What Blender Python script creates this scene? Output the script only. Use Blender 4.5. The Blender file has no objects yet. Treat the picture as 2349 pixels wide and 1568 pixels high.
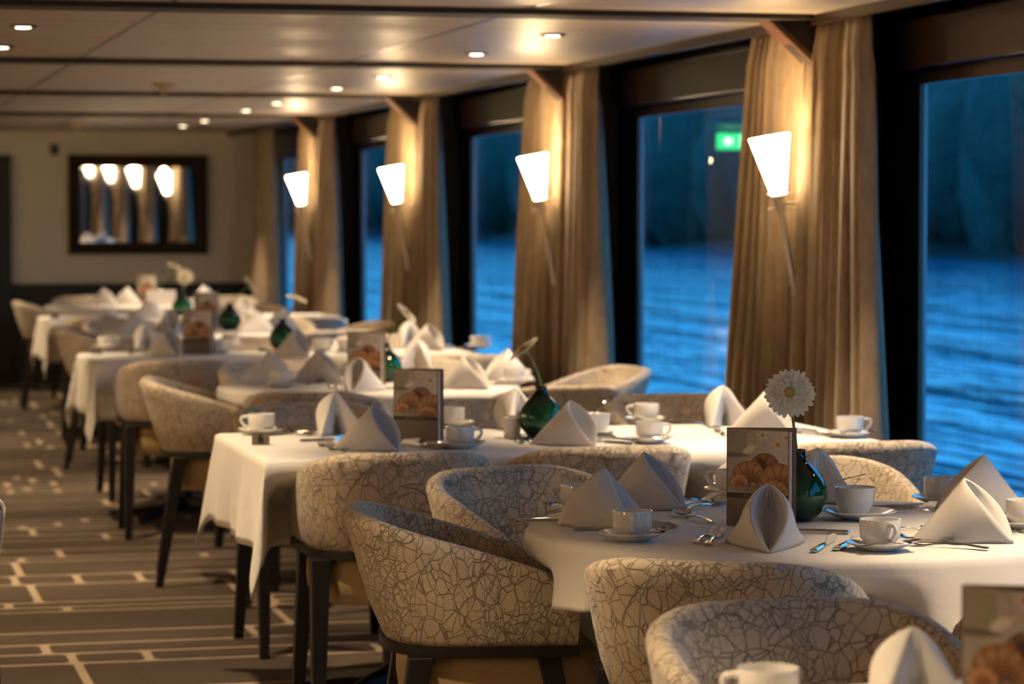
import bpy, bmesh, math, random
from mathutils import Vector, Matrix, noise
C = bpy.context.scene.collection
sc = bpy.context.scene
R = math.radians
rnd = random.Random(7)
# ---------------------------------------------------------------- camera
F = 6324.0; YAW = R(14.0); PITCH = math.atan(294/F); CAMZ = 1.417
cd = bpy.data.cameras.new('camera'); cam = bpy.data.objects.new('camera', cd); C.objects.link(cam)
cam.location = (0, 0, CAMZ); cam.rotation_euler = (math.pi/2-PITCH, 0, -YAW)
cd.sensor_width = 36; cd.lens = F/2349*36; cd.clip_start = .1; cd.clip_end = 800
cd.dof.use_dof = True; cd.dof.focus_distance = 5.75; cd.dof.aperture_fstop = 4.8
sc.camera = cam
sc.view_settings.view_transform = 'Standard'; sc.view_settings.look = 'None'
sc.view_settings.exposure = 1.2; sc.view_settings.gamma = 1.0; sc.view_settings.use_curve_mapping = False
cy = sc.cycles
cy.max_bounces = 5; cy.diffuse_bounces = 3; cy.glossy_bounces = 3; cy.transmission_bounces = 4
cy.transparent_max_bounces = 8; cy.caustics_reflective = False; cy.caustics_refractive = False
cy.sample_clamp_indirect = 4.0; cy.use_adaptive_sampling = True; cy.adaptive_threshold = .06; cy.adaptive_min_samples = 20; cy.use_denoising = True
# ---------------------------------------------------------------- world: blue dusk sky
w = bpy.data.worlds.new('dusk_sky'); sc.world = w; w.use_nodes = True
nt = w.node_tree; nt.nodes.clear()
tc = nt.nodes.new('ShaderNodeTexCoord'); sx = nt.nodes.new('ShaderNodeSeparateXYZ'); cr = nt.nodes.new('ShaderNodeValToRGB')
bg = nt.nodes.new('ShaderNodeBackground'); wo = nt.nodes.new('ShaderNodeOutputWorld')
nt.links.new(tc.outputs['Generated'], sx.inputs[0]); nt.links.new(sx.outputs['Z'], cr.inputs[0]); nt.links.new(cr.outputs[0], bg.inputs[0]); nt.links.new(bg.outputs[0], wo.inputs[0])
e = cr.color_ramp.elements
e[0].position = 0.0; e[0].color = (.055, .36, .70, 1); e[1].position = .6; e[1].color = (.03, .22, .55, 1)
bg.inputs[1].default_value = 1.45
# ---------------------------------------------------------------- pixel -> world helpers (the photograph is 2349 x 1568)
FW = Vector((math.sin(YAW)*math.cos(PITCH), math.cos(YAW)*math.cos(PITCH), -math.sin(PITCH)))
RT = Vector((math.cos(YAW), -math.sin(YAW), 0)); UP = RT.cross(FW)
CP = Vector((0, 0, CAMZ)); TZ = .75
def ray(u, v): return RT*(u-1174.5) - UP*(v-784) + FW*F
def atz(u, v, z=TZ):
    d = ray(u, v); return CP + d*((z-CAMZ)/d.z)
def atd(u, v, D): return CP + ray(u, v)*(D/F)
def vdir(u): return YAW + math.atan((u-1174.5)/F)          # heading of the view through column u
# ---------------------------------------------------------------- materials
def N(m, t, **k):
    n = m.node_tree.nodes.new(t)
    for a, b in k.items(): setattr(n, a, b)
    return n
def L(m, a, b): m.node_tree.links.new(a, b)
def mat(name, col, rough=.6, metal=0.0, spec=.5, emis=None, es=0, sheen=0, coat=0):
    m = bpy.data.materials.new(name); m.use_nodes = True
    b = m.node_tree.nodes['Principled BSDF']
    b.inputs['Base Color'].default_value = (*col, 1); b.inputs['Roughness'].default_value = rough
    b.inputs['Metallic'].default_value = metal; b.inputs['Specular IOR Level'].default_value = spec
    if sheen: b.inputs['Sheen Weight'].default_value = sheen; b.inputs['Sheen Roughness'].default_value = .5
    if coat: b.inputs['Coat Weight'].default_value = coat; b.inputs['Coat Roughness'].default_value = .08
    if emis: b.inputs['Emission Color'].default_value = (*emis, 1); b.inputs['Emission Strength'].default_value = es
    return m
def thin(name, col, tr, rough=.8):
    m = bpy.data.materials.new(name); m.use_nodes = True; m.node_tree.nodes.clear()
    o = N(m, 'ShaderNodeOutputMaterial'); mx = N(m, 'ShaderNodeMixShader'); d = N(m, 'ShaderNodeBsdfDiffuse'); t = N(m, 'ShaderNodeBsdfTranslucent')
    d.inputs[0].default_value = (*col, 1); t.inputs[0].default_value = (*col, 1); mx.inputs[0].default_value = tr
    L(m, d.outputs[0], mx.inputs[1]); L(m, t.outputs[0], mx.inputs[2]); L(m, mx.outputs[0], o.inputs[0]); return m
def bs(m): return m.node_tree.nodes['Principled BSDF']
def mth(m, op, a, b=None, clamp=False):
    n = N(m, 'ShaderNodeMath', operation=op); n.use_clamp = clamp
    for i, x in enumerate((a, b)):
        if x is None: continue
        if isinstance(x, (int, float)): n.inputs[i].default_value = x
        else: L(m, x, n.inputs[i])
    return n.outputs[0]
def mapc(m, scale=(1, 1, 1), rot=(0, 0, 0), src='Object'):
    t = N(m, 'ShaderNodeTexCoord'); p = N(m, 'ShaderNodeMapping')
    p.inputs['Scale'].default_value = scale; p.inputs['Rotation'].default_value = rot
    L(m, t.outputs[src], p.inputs[0]); return p.outputs[0]
def bump(m, h, strength, dist):
    n = N(m, 'ShaderNodeBump'); n.inputs['Strength'].default_value = strength; n.inputs['Distance'].default_value = dist
    L(m, h, n.inputs['Height']); L(m, n.outputs[0], bs(m).inputs['Normal'])
def mixc(m, fac, a, b):
    n = N(m, 'ShaderNodeMix', data_type='RGBA')
    if isinstance(fac, float): n.inputs[0].default_value = fac
    else: L(m, fac, n.inputs[0])
    for i, x in ((6, a), (7, b)):
        if isinstance(x, tuple): n.inputs[i].default_value = (*x, 1)
        else: L(m, x, n.inputs[i])
    return n.outputs[2]
def noisy(m, vec, scale, detail=3, rough=.5):
    n = N(m, 'ShaderNodeTexNoise'); n.inputs['Scale'].default_value = scale; n.inputs['Detail'].default_value = detail
    n.inputs['Roughness'].default_value = rough
    if vec: L(m, vec, n.inputs['Vector'])
    return n
def fabric_mat():
    m = mat('cracked_velvet', (.6, .5, .38), .85, sheen=.35)
    v = mapc(m)
    nz = noisy(m, v, 7, 2); sub = N(m, 'ShaderNodeVectorMath', operation='MULTIPLY_ADD')
    L(m, nz.outputs['Color'], sub.inputs[0]); sub.inputs[1].default_value = (.035, .035, .035); L(m, v, sub.inputs[2])
    outs = []
    for sc_, rot, th in ((31, (0.3, .5, .2), .028), (46, (1.1, .2, .9), .040), (19, (.5, 1.4, .4), .019)):
        mp = N(m, 'ShaderNodeMapping'); mp.inputs['Rotation'].default_value = rot; mp.inputs['Scale'].default_value = (1, 1.35, .8)
        L(m, sub.outputs[0], mp.inputs[0])
        vo = N(m, 'ShaderNodeTexVoronoi', feature='DISTANCE_TO_EDGE'); vo.inputs['Scale'].default_value = sc_
        L(m, mp.outputs[0], vo.inputs['Vector'])
        outs.append((vo.outputs['Distance'], th))
    mask = noisy(m, v, 5.5, 1)
    mk = mth(m, 'MULTIPLY', mth(m, 'SUBTRACT', mask.outputs[0], .46), 14, True)          # second web only in places
    def line(d, th):
        mr = N(m, 'ShaderNodeMapRange', interpolation_type='SMOOTHSTEP'); L(m, d, mr.inputs[0])
        mr.inputs[1].default_value = th*.45; mr.inputs[2].default_value = th*1.15; mr.inputs[3].default_value = 1; mr.inputs[4].default_value = 0
        return mr.outputs[0]
    l1 = line(*outs[0]); l2 = mth(m, 'MULTIPLY', line(*outs[1]), mk); l3 = line(*outs[2])
    ln = mth(m, 'MAXIMUM', mth(m, 'MAXIMUM', l1, l2), l3)
    big = noisy(m, v, 14, 2)
    c1 = mixc(m, big.outputs[0], (.55, .455, .33), (.67, .565, .425))
    col = mixc(m, ln, c1, (.285, .22, .145))
    L(m, col, bs(m).inputs['Base Color'])
    fz = noisy(m, v, 420, 2)
    h = mth(m, 'ADD', mth(m, 'MULTIPLY', mth(m, 'SUBTRACT', 1.0, ln), 1.0), mth(m, 'MULTIPLY', fz.outputs[0], .22))
    bump(m, h, .8, .0035)
    return m
def cloth_mat():
    m = mat('damask_cloth', (.82, .79, .74), .8, spec=.25, sheen=.15)
    v = mapc(m); a = noisy(m, v, 9, 3); b = noisy(m, v, 900, 1)
    h = mth(m, 'ADD', a.outputs[0], mth(m, 'MULTIPLY', b.outputs[0], .04)); bump(m, h, .45, .008); return m
def curtain_mat():
    m = mat('taupe_velvet', (.3, .2, .12), .8, sheen=.5)
    v = mapc(m, (1, 1, .5)); a = noisy(m, v, 22, 5, .65)
    L(m, mixc(m, a.outputs[0], (.13, .080, .038), (.36, .25, .14)), bs(m).inputs['Base Color']); bump(m, a.outputs[0], .2, .004); return m
def wood_mat(name, c1, c2, rough=.35, axis=(1, 12, 12), scale=3):
    m = mat(name, c1, rough); v = mapc(m, axis); a = noisy(m, v, scale, 4, .6)
    L(m, mixc(m, a.outputs[0], c1, c2), bs(m).inputs['Base Color']); return m
MT = dict(
    fabric=fabric_mat(), cloth=cloth_mat(), curtain=curtain_mat(),
    napkin=thin('napkin_linen', (.86, .82, .78), .22),
    leather=mat('beige_leather', (.50, .36, .17), .5),
    blackwood=wood_mat('black_stained_wood', (.004, .0032, .003), (.009, .007, .006), .45, (6, 6, 1)),
    beam=wood_mat('dark_beam_wood', (.013, .008, .005), (.022, .013, .008), .55, (.6, 8, 8)),
    bracket=wood_mat('bracket_wood', (.085, .035, .018), (.12, .05, .025), .4, (1, 8, 8)),
    navy=mat('dark_navy_panel', (.016, .019, .034), .35),
    header=wood_mat('brown_header_wood', (.035, .018, .010), (.055, .028, .014), .3, (8, .4, 8)),
    porcelain=mat('white_porcelain', (.80, .78, .74), .12, coat=.4),
    steel=mat('polished_steel', (.66, .64, .62), .12, 1.0),
    brushed=mat('brushed_steel', (.60, .54, .46), .4, .8),
    silver=mat('silver_frame', (.22, .23, .26), .35, .7),
    bronze=mat('bronze_anodised', (.09, .055, .04), .35, .6),
    back=mat('cream_wallpaper', (.78, .69, .53), .85),
    dado=mat('black_dado', (.012, .010, .009), .5),
    ring=mat('lamp_ring', (.06, .05, .045), .3, .6),
    gold=None, stem=mat('flower_stem', (.13, .22, .05), .5), petal=thin('white_petal', (.92, .85, .69), .25),
    disk=mat('flower_disk', (.42, .36, .06), .8), paper=mat('menu_paper', (.78, .74, .74), .7),
    taupe=mat('menu_taupe', (.19, .145, .095), .5), ink=mat('black_ink', (.01, .01, .01), .5),
    goldink=mat('gold_ink', (.30, .22, .10), .5), darkband=mat('dark_band', (.035, .022, .015), .5),
    plastic=mat('cream_plastic', (.45, .36, .20), .5), lampglass=mat('lit_glass', (1, .95, .85), .4, emis=(1, .74, .42), es=13.0),
    bulb=mat('spot_lens', (1, .9, .7), .4, emis=(1, .82, .52), es=5.0), tag=mat('table_number_metal', (.27, .22, .165), .4, .3),
    leaf=mat('tree_leaves', (.018, .085, .070), .9), ground=mat('bank_earth', (.01, .02, .02), .9),
    exitg=mat('exit_green', (.0, .35, .12), .4, emis=(.05, .9, .25), es=3), exitw=mat('exit_white', (.8, 1, .85), .4, emis=(.6, 1, .7), es=7.0),
    mirror=mat('mirror_glass', (.85, .86, .88), .02, 1.0), sugar=mat('sugar_paper', (.85, .82, .78), .7),
    greyp=mat('grey_panel', (.10, .085, .065), .6),
)
def mk_ceiling():
    m = mat('satin_metal_ceiling', (.70, .62, .53), .38, 0.0, .25)
    t = N(m, 'ShaderNodeTexCoord'); s = N(m, 'ShaderNodeSeparateXYZ'); L(m, t.outputs['Object'], s.inputs[0])
    f = mth(m, 'FRACT', mth(m, 'DIVIDE', s.outputs[1], .30))
    g = mth(m, 'LESS_THAN', f, .045)
    v = mapc(m, (.35, 5, 1)); a = noisy(m, v, 2.2, 2)
    L(m, mixc(m, g, mixc(m, a.outputs[0], (.50, .425, .34), (.60, .52, .43)), (.20, .15, .11)), bs(m).inputs['Base Color'])
    wv = mth(m, 'SINE', mth(m, 'MULTIPLY', s.outputs[1], 2*math.pi/1.1)); h = mth(m, 'ADD', mth(m, 'MULTIPLY', a.outputs[0], .25), mth(m, 'ADD', mth(m, 'MULTIPLY', g, -.1), wv)); bump(m, h, 1.0, .006)
    return m
def mk_leaf():
    m = mat('tree_leaves', (.02, .06, .05), .9); v = mapc(m); a = noisy(m, v, .55, 5, .7)
    L(m, mixc(m, a.outputs[0], (.006, .022, .022), (.055, .125, .095)), bs(m).inputs['Base Color']); bump(m, a.outputs[0], 1, 1.2); return m
MT['leaf'] = mk_leaf()
MT['ceiling'] = mk_ceiling()
def mk_gold():
    m = mat('carved_gilt', (.10, .055, .02), .4, .5); v = mapc(m); a = noisy(m, v, 45, 4, .7)
    L(m, mixc(m, a.outputs[0], (.006, .004, .003), (.06, .030, .010)), bs(m).inputs['Base Color']); bump(m, a.outputs[0], 1, .012); return m
MT['gold'] = mk_gold()
def mk_tile(name, c1, c2):
    m = mat(name, c1, .95, spec=.1); v = mapc(m); a = noisy(m, v, 260, 2); b = noisy(m, v, 3, 2)
    L(m, mixc(m, mth(m, 'MULTIPLY', mth(m, 'ADD', a.outputs[0], b.outputs[0]), .5), c1, c2), bs(m).inputs['Base Color']); bump(m, a.outputs[0], .5, .003); return m
MT['tile'] = mk_tile('taupe_carpet', (.070, .052, .040), (.155, .118, .088)); MT['line'] = mk_tile('sand_carpet_line', (.40, .31, .22), (.60, .48, .35))
def mk_glass():
    m = bpy.data.materials.new('window_glass'); m.use_nodes = True; n = m.node_tree; n.nodes.clear()
    o = N(m, 'ShaderNodeOutputMaterial'); mx = N(m, 'ShaderNodeMixShader'); t = N(m, 'ShaderNodeBsdfTransparent'); g = N(m, 'ShaderNodeBsdfGlossy')
    g.inputs['Roughness'].default_value = .0; t.inputs[0].default_value = (.80, .93, .97, 1)
    ge = N(m, 'ShaderNodeNewGeometry'); d = N(m, 'ShaderNodeVectorMath', operation='DOT_PRODUCT'); L(m, ge.outputs['Incoming'], d.inputs[0]); L(m, ge.outputs['Normal'], d.inputs[1])
    f = mth(m, 'POWER', mth(m, 'SUBTRACT', 1.0, mth(m, 'ABSOLUTE', d.outputs['Value'])), 5.0)
    f = mth(m, 'ADD', .07, mth(m, 'MULTIPLY', f, .9))
    L(m, f, mx.inputs[0]); L(m, t.outputs[0], mx.inputs[1]); L(m, g.outputs[0], mx.inputs[2]); L(m, mx.outputs[0], o.inputs[0]); return m
MT['glass'] = mk_glass()
def mk_vase():
    m = mat('bottle_green_glass', (.004, .045, .018), .03, 0, .5)
    v = mapc(m); s = N(m, 'ShaderNodeSeparateXYZ'); L(m, v, s.inputs[0])
    k = mth(m, 'MULTIPLY', mth(m, 'SUBTRACT', .055, mth(m, 'ABSOLUTE', mth(m, 'SUBTRACT', s.outputs[2], .06))), 22, True)
    L(m, mixc(m, k, (.002, .007, .005), (.004, .075, .025)), bs(m).inputs['Base Color']); return m
MT['vase'] = mk_vase()
def mk_water():
    m = mat('river_water', (.008, .26, .46), .12, 0, .5)
    bs(m).inputs['IOR'].default_value = 1.33
    v = mapc(m, (.42, .05, 1)); a = noisy(m, v, 1.0, 3, .55); v2 = mapc(m, (1.5, .25, 1)); b = noisy(m, v2, 1.3, 2, .5)
    L(m, mixc(m, mth(m, 'MULTIPLY', mth(m, 'SUBTRACT', a.outputs[0], .36), 3.2, True), (.002, .045, .12), (.016, .33, .50)), bs(m).inputs['Base Color'])  # brighter and darker reflection bands painted into the base colour
    h = mth(m, 'ADD', a.outputs[0], mth(m, 'MULTIPLY', b.outputs[0], .25)); bump(m, h, 1.0, .8); return m
MT['water'] = mk_water()
# ---------------------------------------------------------------- mesh helpers
class MB:
    def __init__(s): s.v = []; s.f = []; s.m = []
    def add(s, vs, fs, mi=0):
        o = len(s.v); s.v += [tuple(x) for x in vs]; s.f += [tuple(i+o for i in f) for f in fs]; s.m += [mi]*len(fs); return s
    def box(s, a, b, mi=0):
        x0, y0, z0 = a; x1, y1, z1 = b
        return s.add([(x0,y0,z0),(x1,y0,z0),(x1,y1,z0),(x0,y1,z0),(x0,y0,z1),(x1,y0,z1),(x1,y1,z1),(x0,y1,z1)],
                     [(0,3,2,1),(4,5,6,7),(0,1,5,4),(1,2,6,5),(2,3,7,6),(3,0,4,7)], mi)
    def rings(s, rings, closed=True, cap0=True, cap1=True, mi=0):
        n = len(rings[0]); vs = [p for r in rings for p in r]; fs = []
        for i in range(len(rings)-1):
            for j in range(n if closed else n-1):
                k = (j+1) % n; fs.append((i*n+j, i*n+k, (i+1)*n+k, (i+1)*n+j))
        if cap0: fs.append(tuple(range(n-1, -1, -1)))
        if cap1: fs.append(tuple((len(rings)-1)*n+j for j in range(n)))
        return s.add(vs, fs, mi)
    def lathe(s, prof, n=40, mi=0, c=(0, 0, 0), cap0=True, cap1=False):
        return s.rings([[(c[0]+r*math.cos(2*math.pi*j/n), c[1]+r*math.sin(2*math.pi*j/n), c[2]+z) for j in range(n)] for r, z in prof], True, cap0, cap1, mi)
    def tube(s, pts, rad, n=10, mi=0, flat=1.0):
        pts = [Vector(p) for p in pts]; rs = []
        if not isinstance(rad, (list, tuple)): rad = [rad]*len(pts)
        ref = Vector((0, 0, 1))
        for i, p in enumerate(pts):
            d = (pts[min(i+1, len(pts)-1)]-pts[max(i-1, 0)]).normalized()
            if abs(d.dot(ref)) > .95: ref = Vector((0, 1, 0)) if abs(d.y) < .9 else Vector((1, 0, 0))
            a = d.cross(ref).normalized(); b = a.cross(d).normalized()
            rs.append([p + a*(rad[i]*math.cos(2*math.pi*j/n)) + b*(rad[i]*flat*math.sin(2*math.pi*j/n)) for j in range(n)])
        return s.rings(rs, mi=mi)
    def taper(s, p0, p1, h0, h1, mi=0):
        a = [Vector(p0)+Vector((x*h0, y*h0, 0)) for x, y in ((-1,-1),(1,-1),(1,1),(-1,1))]; b = [Vector(p1)+Vector((x*h1, y*h1, 0)) for x, y in ((-1,-1),(1,-1),(1,1),(-1,1))]
        return s.rings([a, b], mi=mi)
    def build(s, name, mats, parent=None, smooth=False, bevel=0, subd=0, solid=0):
        me = bpy.data.meshes.new(name); me.from_pydata(s.v, [], s.f)
        mats = mats if isinstance(mats, list) else [mats]
        for m in mats: me.materials.append(MT[m] if isinstance(m, str) else m)
        for p, mi in zip(me.polygons, s.m): p.material_index = mi; p.use_smooth = bool(smooth)
        bm = bmesh.new(); bm.from_mesh(me); bmesh.ops.recalc_face_normals(bm, faces=bm.faces); bm.to_mesh(me); bm.free()
        if smooth == 'auto': me.set_sharp_from_angle(angle=R(38))
        o = bpy.data.objects.new(name, me); C.objects.link(o)
        if parent: o.parent = parent
        if bevel:
            b = o.modifiers.new('bevel', 'BEVEL'); b.width = bevel; b.segments = 2; b.limit_method = 'ANGLE'
        if solid:
            b = o.modifiers.new('solid', 'SOLIDIFY'); b.thickness = solid; b.offset = 0
        if subd:
            b = o.modifiers.new('subd', 'SUBSURF'); b.levels = subd; b.render_levels = subd
        return o
def tag(o, label, cat, group=None, kind=None):
    o['label'] = label; o['category'] = cat
    if group: o['group'] = group
    if kind: o['kind'] = kind
    return o
def root(name, loc=(0, 0, 0), rz=0):
    o = bpy.data.objects.new(name, None); C.objects.link(o); o.empty_display_size = .05
    o.location = loc; o.rotation_euler = (0, 0, rz); return o
def dup(o, loc=None, rz=None, label=None, group=None):
    def cp(x, par):
        c = x.copy(); C.objects.link(c); c.parent = par
        for ch in list(x.children): cp(ch, c)
        return c
    c = cp(o, None)
    if loc is not None: c.location = loc
    if rz is not None: c.rotation_euler = (0, 0, rz)
    if label: c['label'] = label
    if group: c['group'] = group
    return c
class Kind:
    """one prototype; the first placing moves it, later ones copy it"""
    def __init__(s, make, cat, group): s.make = make; s.cat = cat; s.group = group; s.o = None
    def put(s, loc, rz, label, group=None):
        if s.o is None:
            s.o = s.make(); tag(s.o, label, s.cat, group or s.group); s.o.location = loc; s.o.rotation_euler = (0, 0, rz); return s.o
        return dup(s.o, loc, rz, label, group or s.group)
def struct(name, mb, m, parent=None, **k):
    o = mb.build(name, m, parent, **k)
    if not parent: o['kind'] = 'structure'
    return o
# ---------------------------------------------------------------- room shell
XR = 3.58; CZ = 2.10; YB = 23.2; Y0 = -2.5; XL = -4.2
YK = [9.15+3.3*k for k in range(-3, 4)]
b = MB().box((XL, YB, .82), (XR+.02, YB+.2, CZ+.2)); struct('wall_back', b, 'back')
b = MB().box((XL, YB-.03, .0), (XR, YB+.0, .82)).box((XL, YB-.045, .80), (XR, YB, .835)); struct('trim_1', b, 'dado')
b = MB().box((XL-.2, Y0, 0), (XL, YB, CZ)); struct('wall_left', b, 'back')
b = MB().box((XL, Y0-.2, 0), (4.0, Y0, CZ)); struct('wall_front', b, 'back')
b = MB().box((XL-.2, Y0, CZ), (3.30, YB+.2, CZ+.1)); struct('ceiling', b, 'ceiling')
b = MB().box((3.30, Y0, CZ-.035), (3.325, YB, CZ)).box((3.30, Y0, CZ), (4.0, YB, CZ+.1)); struct('trim_2', b, 'header')
b = MB()
for x in (-2.45, -1.27, -.085, 1.1, 2.285): b.box((x-.009, Y0, CZ-.0015), (x+.009, YB, CZ+.01))
struct('trim_3', b, 'ring')
# wall with windows
b = MB(); prev = Y0; wi = 0
WZ0, WZ1 = .42, 1.885
b.box((XR, Y0, 0), (XR+.02, YB, WZ0)); b.box((XR, Y0, WZ1), (XR+.02, YB, CZ))
wins = []
for k in range(len(YK)):
    ya = YK[k]-.48; yb = YK[k]+.48
    b.box((XR, ya, WZ0), (XR+.02, min(yb, YB), WZ1))
    wins.append((prev if k else Y0+.3, ya)); prev = yb
b.box((XR, Y0, WZ0), (XR+.02, Y0+.3, WZ1)); b.box((XR, 21.87, WZ0), (XR+.02, YB, WZ1)); wins.append((prev, 21.87))
struct('wall_right', b, 'navy')
for i, (ya, yb) in enumerate(wins):
    b = MB(); t = .035
    for (z0, z1) in ((WZ0, WZ0+t), (WZ1-t, WZ1)): b.box((XR-.02, ya, z0), (XR+.014, yb, z1), 1)
    for (a, c) in ((ya, ya+.016), (yb-.016, yb)):
        b.box((XR-.010, a, WZ0+t), (XR+.014, c, WZ1-t))
    b.box((XR-.02, ya+.016, WZ0+t), (XR-.005, ya+.032, WZ1-t), 1); b.box((XR-.02, yb-.032, WZ0+t), (XR-.005, yb-.016, WZ1-t), 1)
    fr = struct('window_%d' % (i+1), b, ['silver', 'bronze'])
    g = MB().add([(XR+.010, ya+.02, WZ0+.02), (XR+.010, yb-.02, WZ0+.02), (XR+.010, yb-.02, WZ1-.02), (XR+.010, ya+.02, WZ1-.02)], [(0, 1, 2, 3)]).build('pane', 'glass', fr)
b = MB()
for (ya, yb) in wins: b.box((XR-.08, ya-.02, WZ1+.015), (XR, yb+.02, CZ-.04))
struct('trim_4', b, 'header', bevel=.004)
# beams, pillars and knee brackets
for k, y in enumerate(YK):
    if y < 0: continue
    struct('trim_%d' % (5+k), MB().box((XL, y-.2, CZ-.019), (3.30, y, CZ+.01)), 'beam')
for k, y in enumerate(YK):
    if y < 5: continue
    b = MB().box((3.39, y-.10, 0), (XR, y+.06, CZ)); struct('trim_%d' % (20+k), b, 'beam')
    b = MB(); ya, yb = y-.14, y-.04
    tri = [(3.15, CZ-.012), (3.39, CZ-.012), (3.39, 1.895), (3.36, 1.895)]
    b.rings([[(x, ya+.02, z) for x, z in tri], [(x, yb, z) for x, z in tri]])
    struct('trim_%d' % (30+k), b, 'beam')
    b = MB(); e1 = [(3.15, CZ-.014), (3.175, CZ-.014), (3.385, 1.90), (3.385, 1.875)]
    b.rings([[(x, ya, z) for x, z in e1], [(x, yb+.01, z) for x, z in e1]])
    struct('trim_%d' % (40+k), b, 'bracket')
# far door and the column beside it
dr = struct('door_1', MB().box((.30, YB-.075, 0), (1.50, YB-.05, 1.90)).box((.36, YB-.085, .12), (1.40, YB-.07, .90)).box((.36, YB-.085, 1.0), (1.40, YB-.07, 1.80)), 'blackwood', bevel=.004)
MB().tube([(1.36, YB-.09, .98), (1.36, YB-.15, .98), (1.24, YB-.15, .98)], .01).build('door_handle', 'brushed', dr, smooth=True)
# carpet: sand lines between dark slabs
b = MB().box((XL, Y0, -.1), (XR, YB, 0.0), 1)
rows = []
y = 1.5; r2 = random.Random(11)
while y < YB-.4:
    h = r2.choice([.11, .13, .16, .20, .26, .34, .44, .50])
    rows.append((y, h)); y += h
for (y, h) in rows:
    x = XL + r2.random()*.4
    while x < 3.45:
        ln = r2.choice([.24, .38, .55, .75, .95, 1.2]); g = .015; c = .018
        x1 = min(x+ln, 3.46)
        if x1-x > .06:
            a0, a1, b0, b1 = x+g, x1-g, y+.019, y+h-.019
            b.add([(a0+c,b0,.002),(a1-c,b0,.002),(a1,b0+c,.002),(a1,b1-c,.002),(a1-c,b1,.002),(a0+c,b1,.002),(a0,b1-c,.002),(a0,b0+c,.002)], [tuple(range(8))], 0)
        x = x1
struct('floor', b, ['tile', 'line'])
# ---------------------------------------------------------------- lights
def spot(x, y, pw=20, size=76, blend=.6, z=CZ-.03):
    l = bpy.data.lights.new('downlight_and_fill_lamp', 'SPOT'); l.energy = pw; l.spot_size = R(size); l.spot_blend = blend; l.shadow_soft_size = .045; l.color = (1, .74, .45)
    o = bpy.data.objects.new('downlight_and_fill_lamp', l); C.objects.link(o); o.location = (x, y, z); return o
def make_downlight():
    r_ = root('recessed_downlight')
    MB().lathe([(.052, 0), (.052, -.006), (.040, -.0085), (.031, -.004), (.031, .0)], 32, cap0=False).build('trim_ring', 'ring', r_, smooth='auto')
    MB().lathe([(.0300, -.004), (.026, -.009), (.014, -.0105), (.0001, -.011)], 32, cap0=True, cap1=True).build('lens', 'bulb', r_, smooth=True)
    return r_
DL = Kind(make_downlight, 'ceiling light', 'recessed downlights in the cream ceiling')
bayname = {0: 'third', 1: 'second', -1: 'overhead', 2: 'fourth', 3: 'last', -2: 'nearest'}
def bay(k): return ['in the bay just behind the first beam', 'in the bay behind the second beam', 'in the bay behind the third beam', 'in the bay by the far wall'][k]
for k in range(-3, 4):
    for j, dy in enumerate((10.19, 11.45)):
        y = dy+3.3*k
        if y > YB-.1 or y < Y0+.2: continue
        for x, side in ((2.70, 'window side'), (.71, 'aisle side')) + (((-1.3, ''),) if k < 1 else ()):  # camera-end bay and left-hand column: added fill spots without fittings
            s = spot(x, y, 64 if x > 1 else 50)
            if x < 0 or k < 0: continue
            if True:
                DL.put((x, y, CZ), 0, '%s round ceiling downlight on the %s, %s' % ('nearer' if j == 0 else 'farther', side, bay(k)))
# wall torch lamps
def make_sconce():
    r_ = root('torch_wall_lamp')                                   # origin: centre of the shade's top
    top = Vector((0, 0, 0)); ax = Vector((.178, 0, -1)).normalized()
    def frame(mb, prof, n=32, **k):
        a = ax.cross(Vector((0, 1, 0))).normalized(); b_ = Vector((0, 1, 0))
        mb.rings([[top+ax*d + a*(r*math.cos(2*math.pi*j/n)) + b_*(r*math.sin(2*math.pi*j/n)) for j in range(n)] for r, d in prof], **k); return mb
    frame(MB(), [(.066, .004), (.0715, .0), (.0715, .004), (.050, .10), (.0265, .205), (.022, .207)], cap0=False).build('glass_shade', 'lampglass', r_, smooth='auto')
    frame(MB(), [(.024, .206), (.025, .212), (.015, .262), (.012, .264)]).build('socket_cone', 'brushed', r_, smooth='auto')
    frame(MB(), [(.0105, .262), (.0105, .60), (.008, .61), (.0001, .612)]).build('rod', 'brushed', r_, smooth='auto')
    p = top+ax*.235
    b = MB().tube([p+Vector((-.012, -.008, 0)), p+Vector((.17, 0, .0))], .006)
    for dz in (-.022, .03): b.tube([p+Vector((-.035, .03, dz)), p+Vector((.07, .03, dz+.006))], .0028)
    b.lathe([(.03, 0), (.03, .004)], 20, c=tuple(p+Vector((.10, 0, 0))), cap1=True)
    b.build('mounting_arm', 'brushed', r_, smooth='auto')
    return r_
SC = Kind(make_sconce, 'wall lamp', 'lit torch lamps between the curtains')
scl = ['largest lit torch wall lamp, nearest the camera, between the first pair of curtains', 'lit torch wall lamp, second along the window wall', 'lit torch wall lamp, third along the window wall',
       'lit torch wall lamp farthest away, smallest of the four, near the cream end wall']
for k in range(4): SC.put((3.19, 9.1+3.3*k, 1.686), 0, scl[k])
def torch_light(x, y, z, pw):
    l = bpy.data.lights.new('torch_bulb', 'POINT'); l.energy = pw; l.shadow_soft_size = .035; l.color = (1, .66, .36)
    o = bpy.data.objects.new('torch_bulb', l); C.objects.link(o); o.location = (x, y, z)
for k in range(-2, 4):
    torch_light(3.19, 9.1+3.3*k, 1.70, 2.2)
    SC.put((XL+.35, 9.1+3.3*k, 1.686), math.pi, 'lit torch wall lamp on the opposite wall, out of view'); torch_light(XL+.35, 9.1+3.3*k, 1.70, 20)  # unseen lamps added as room fill, bulbs stronger than the window side
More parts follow.
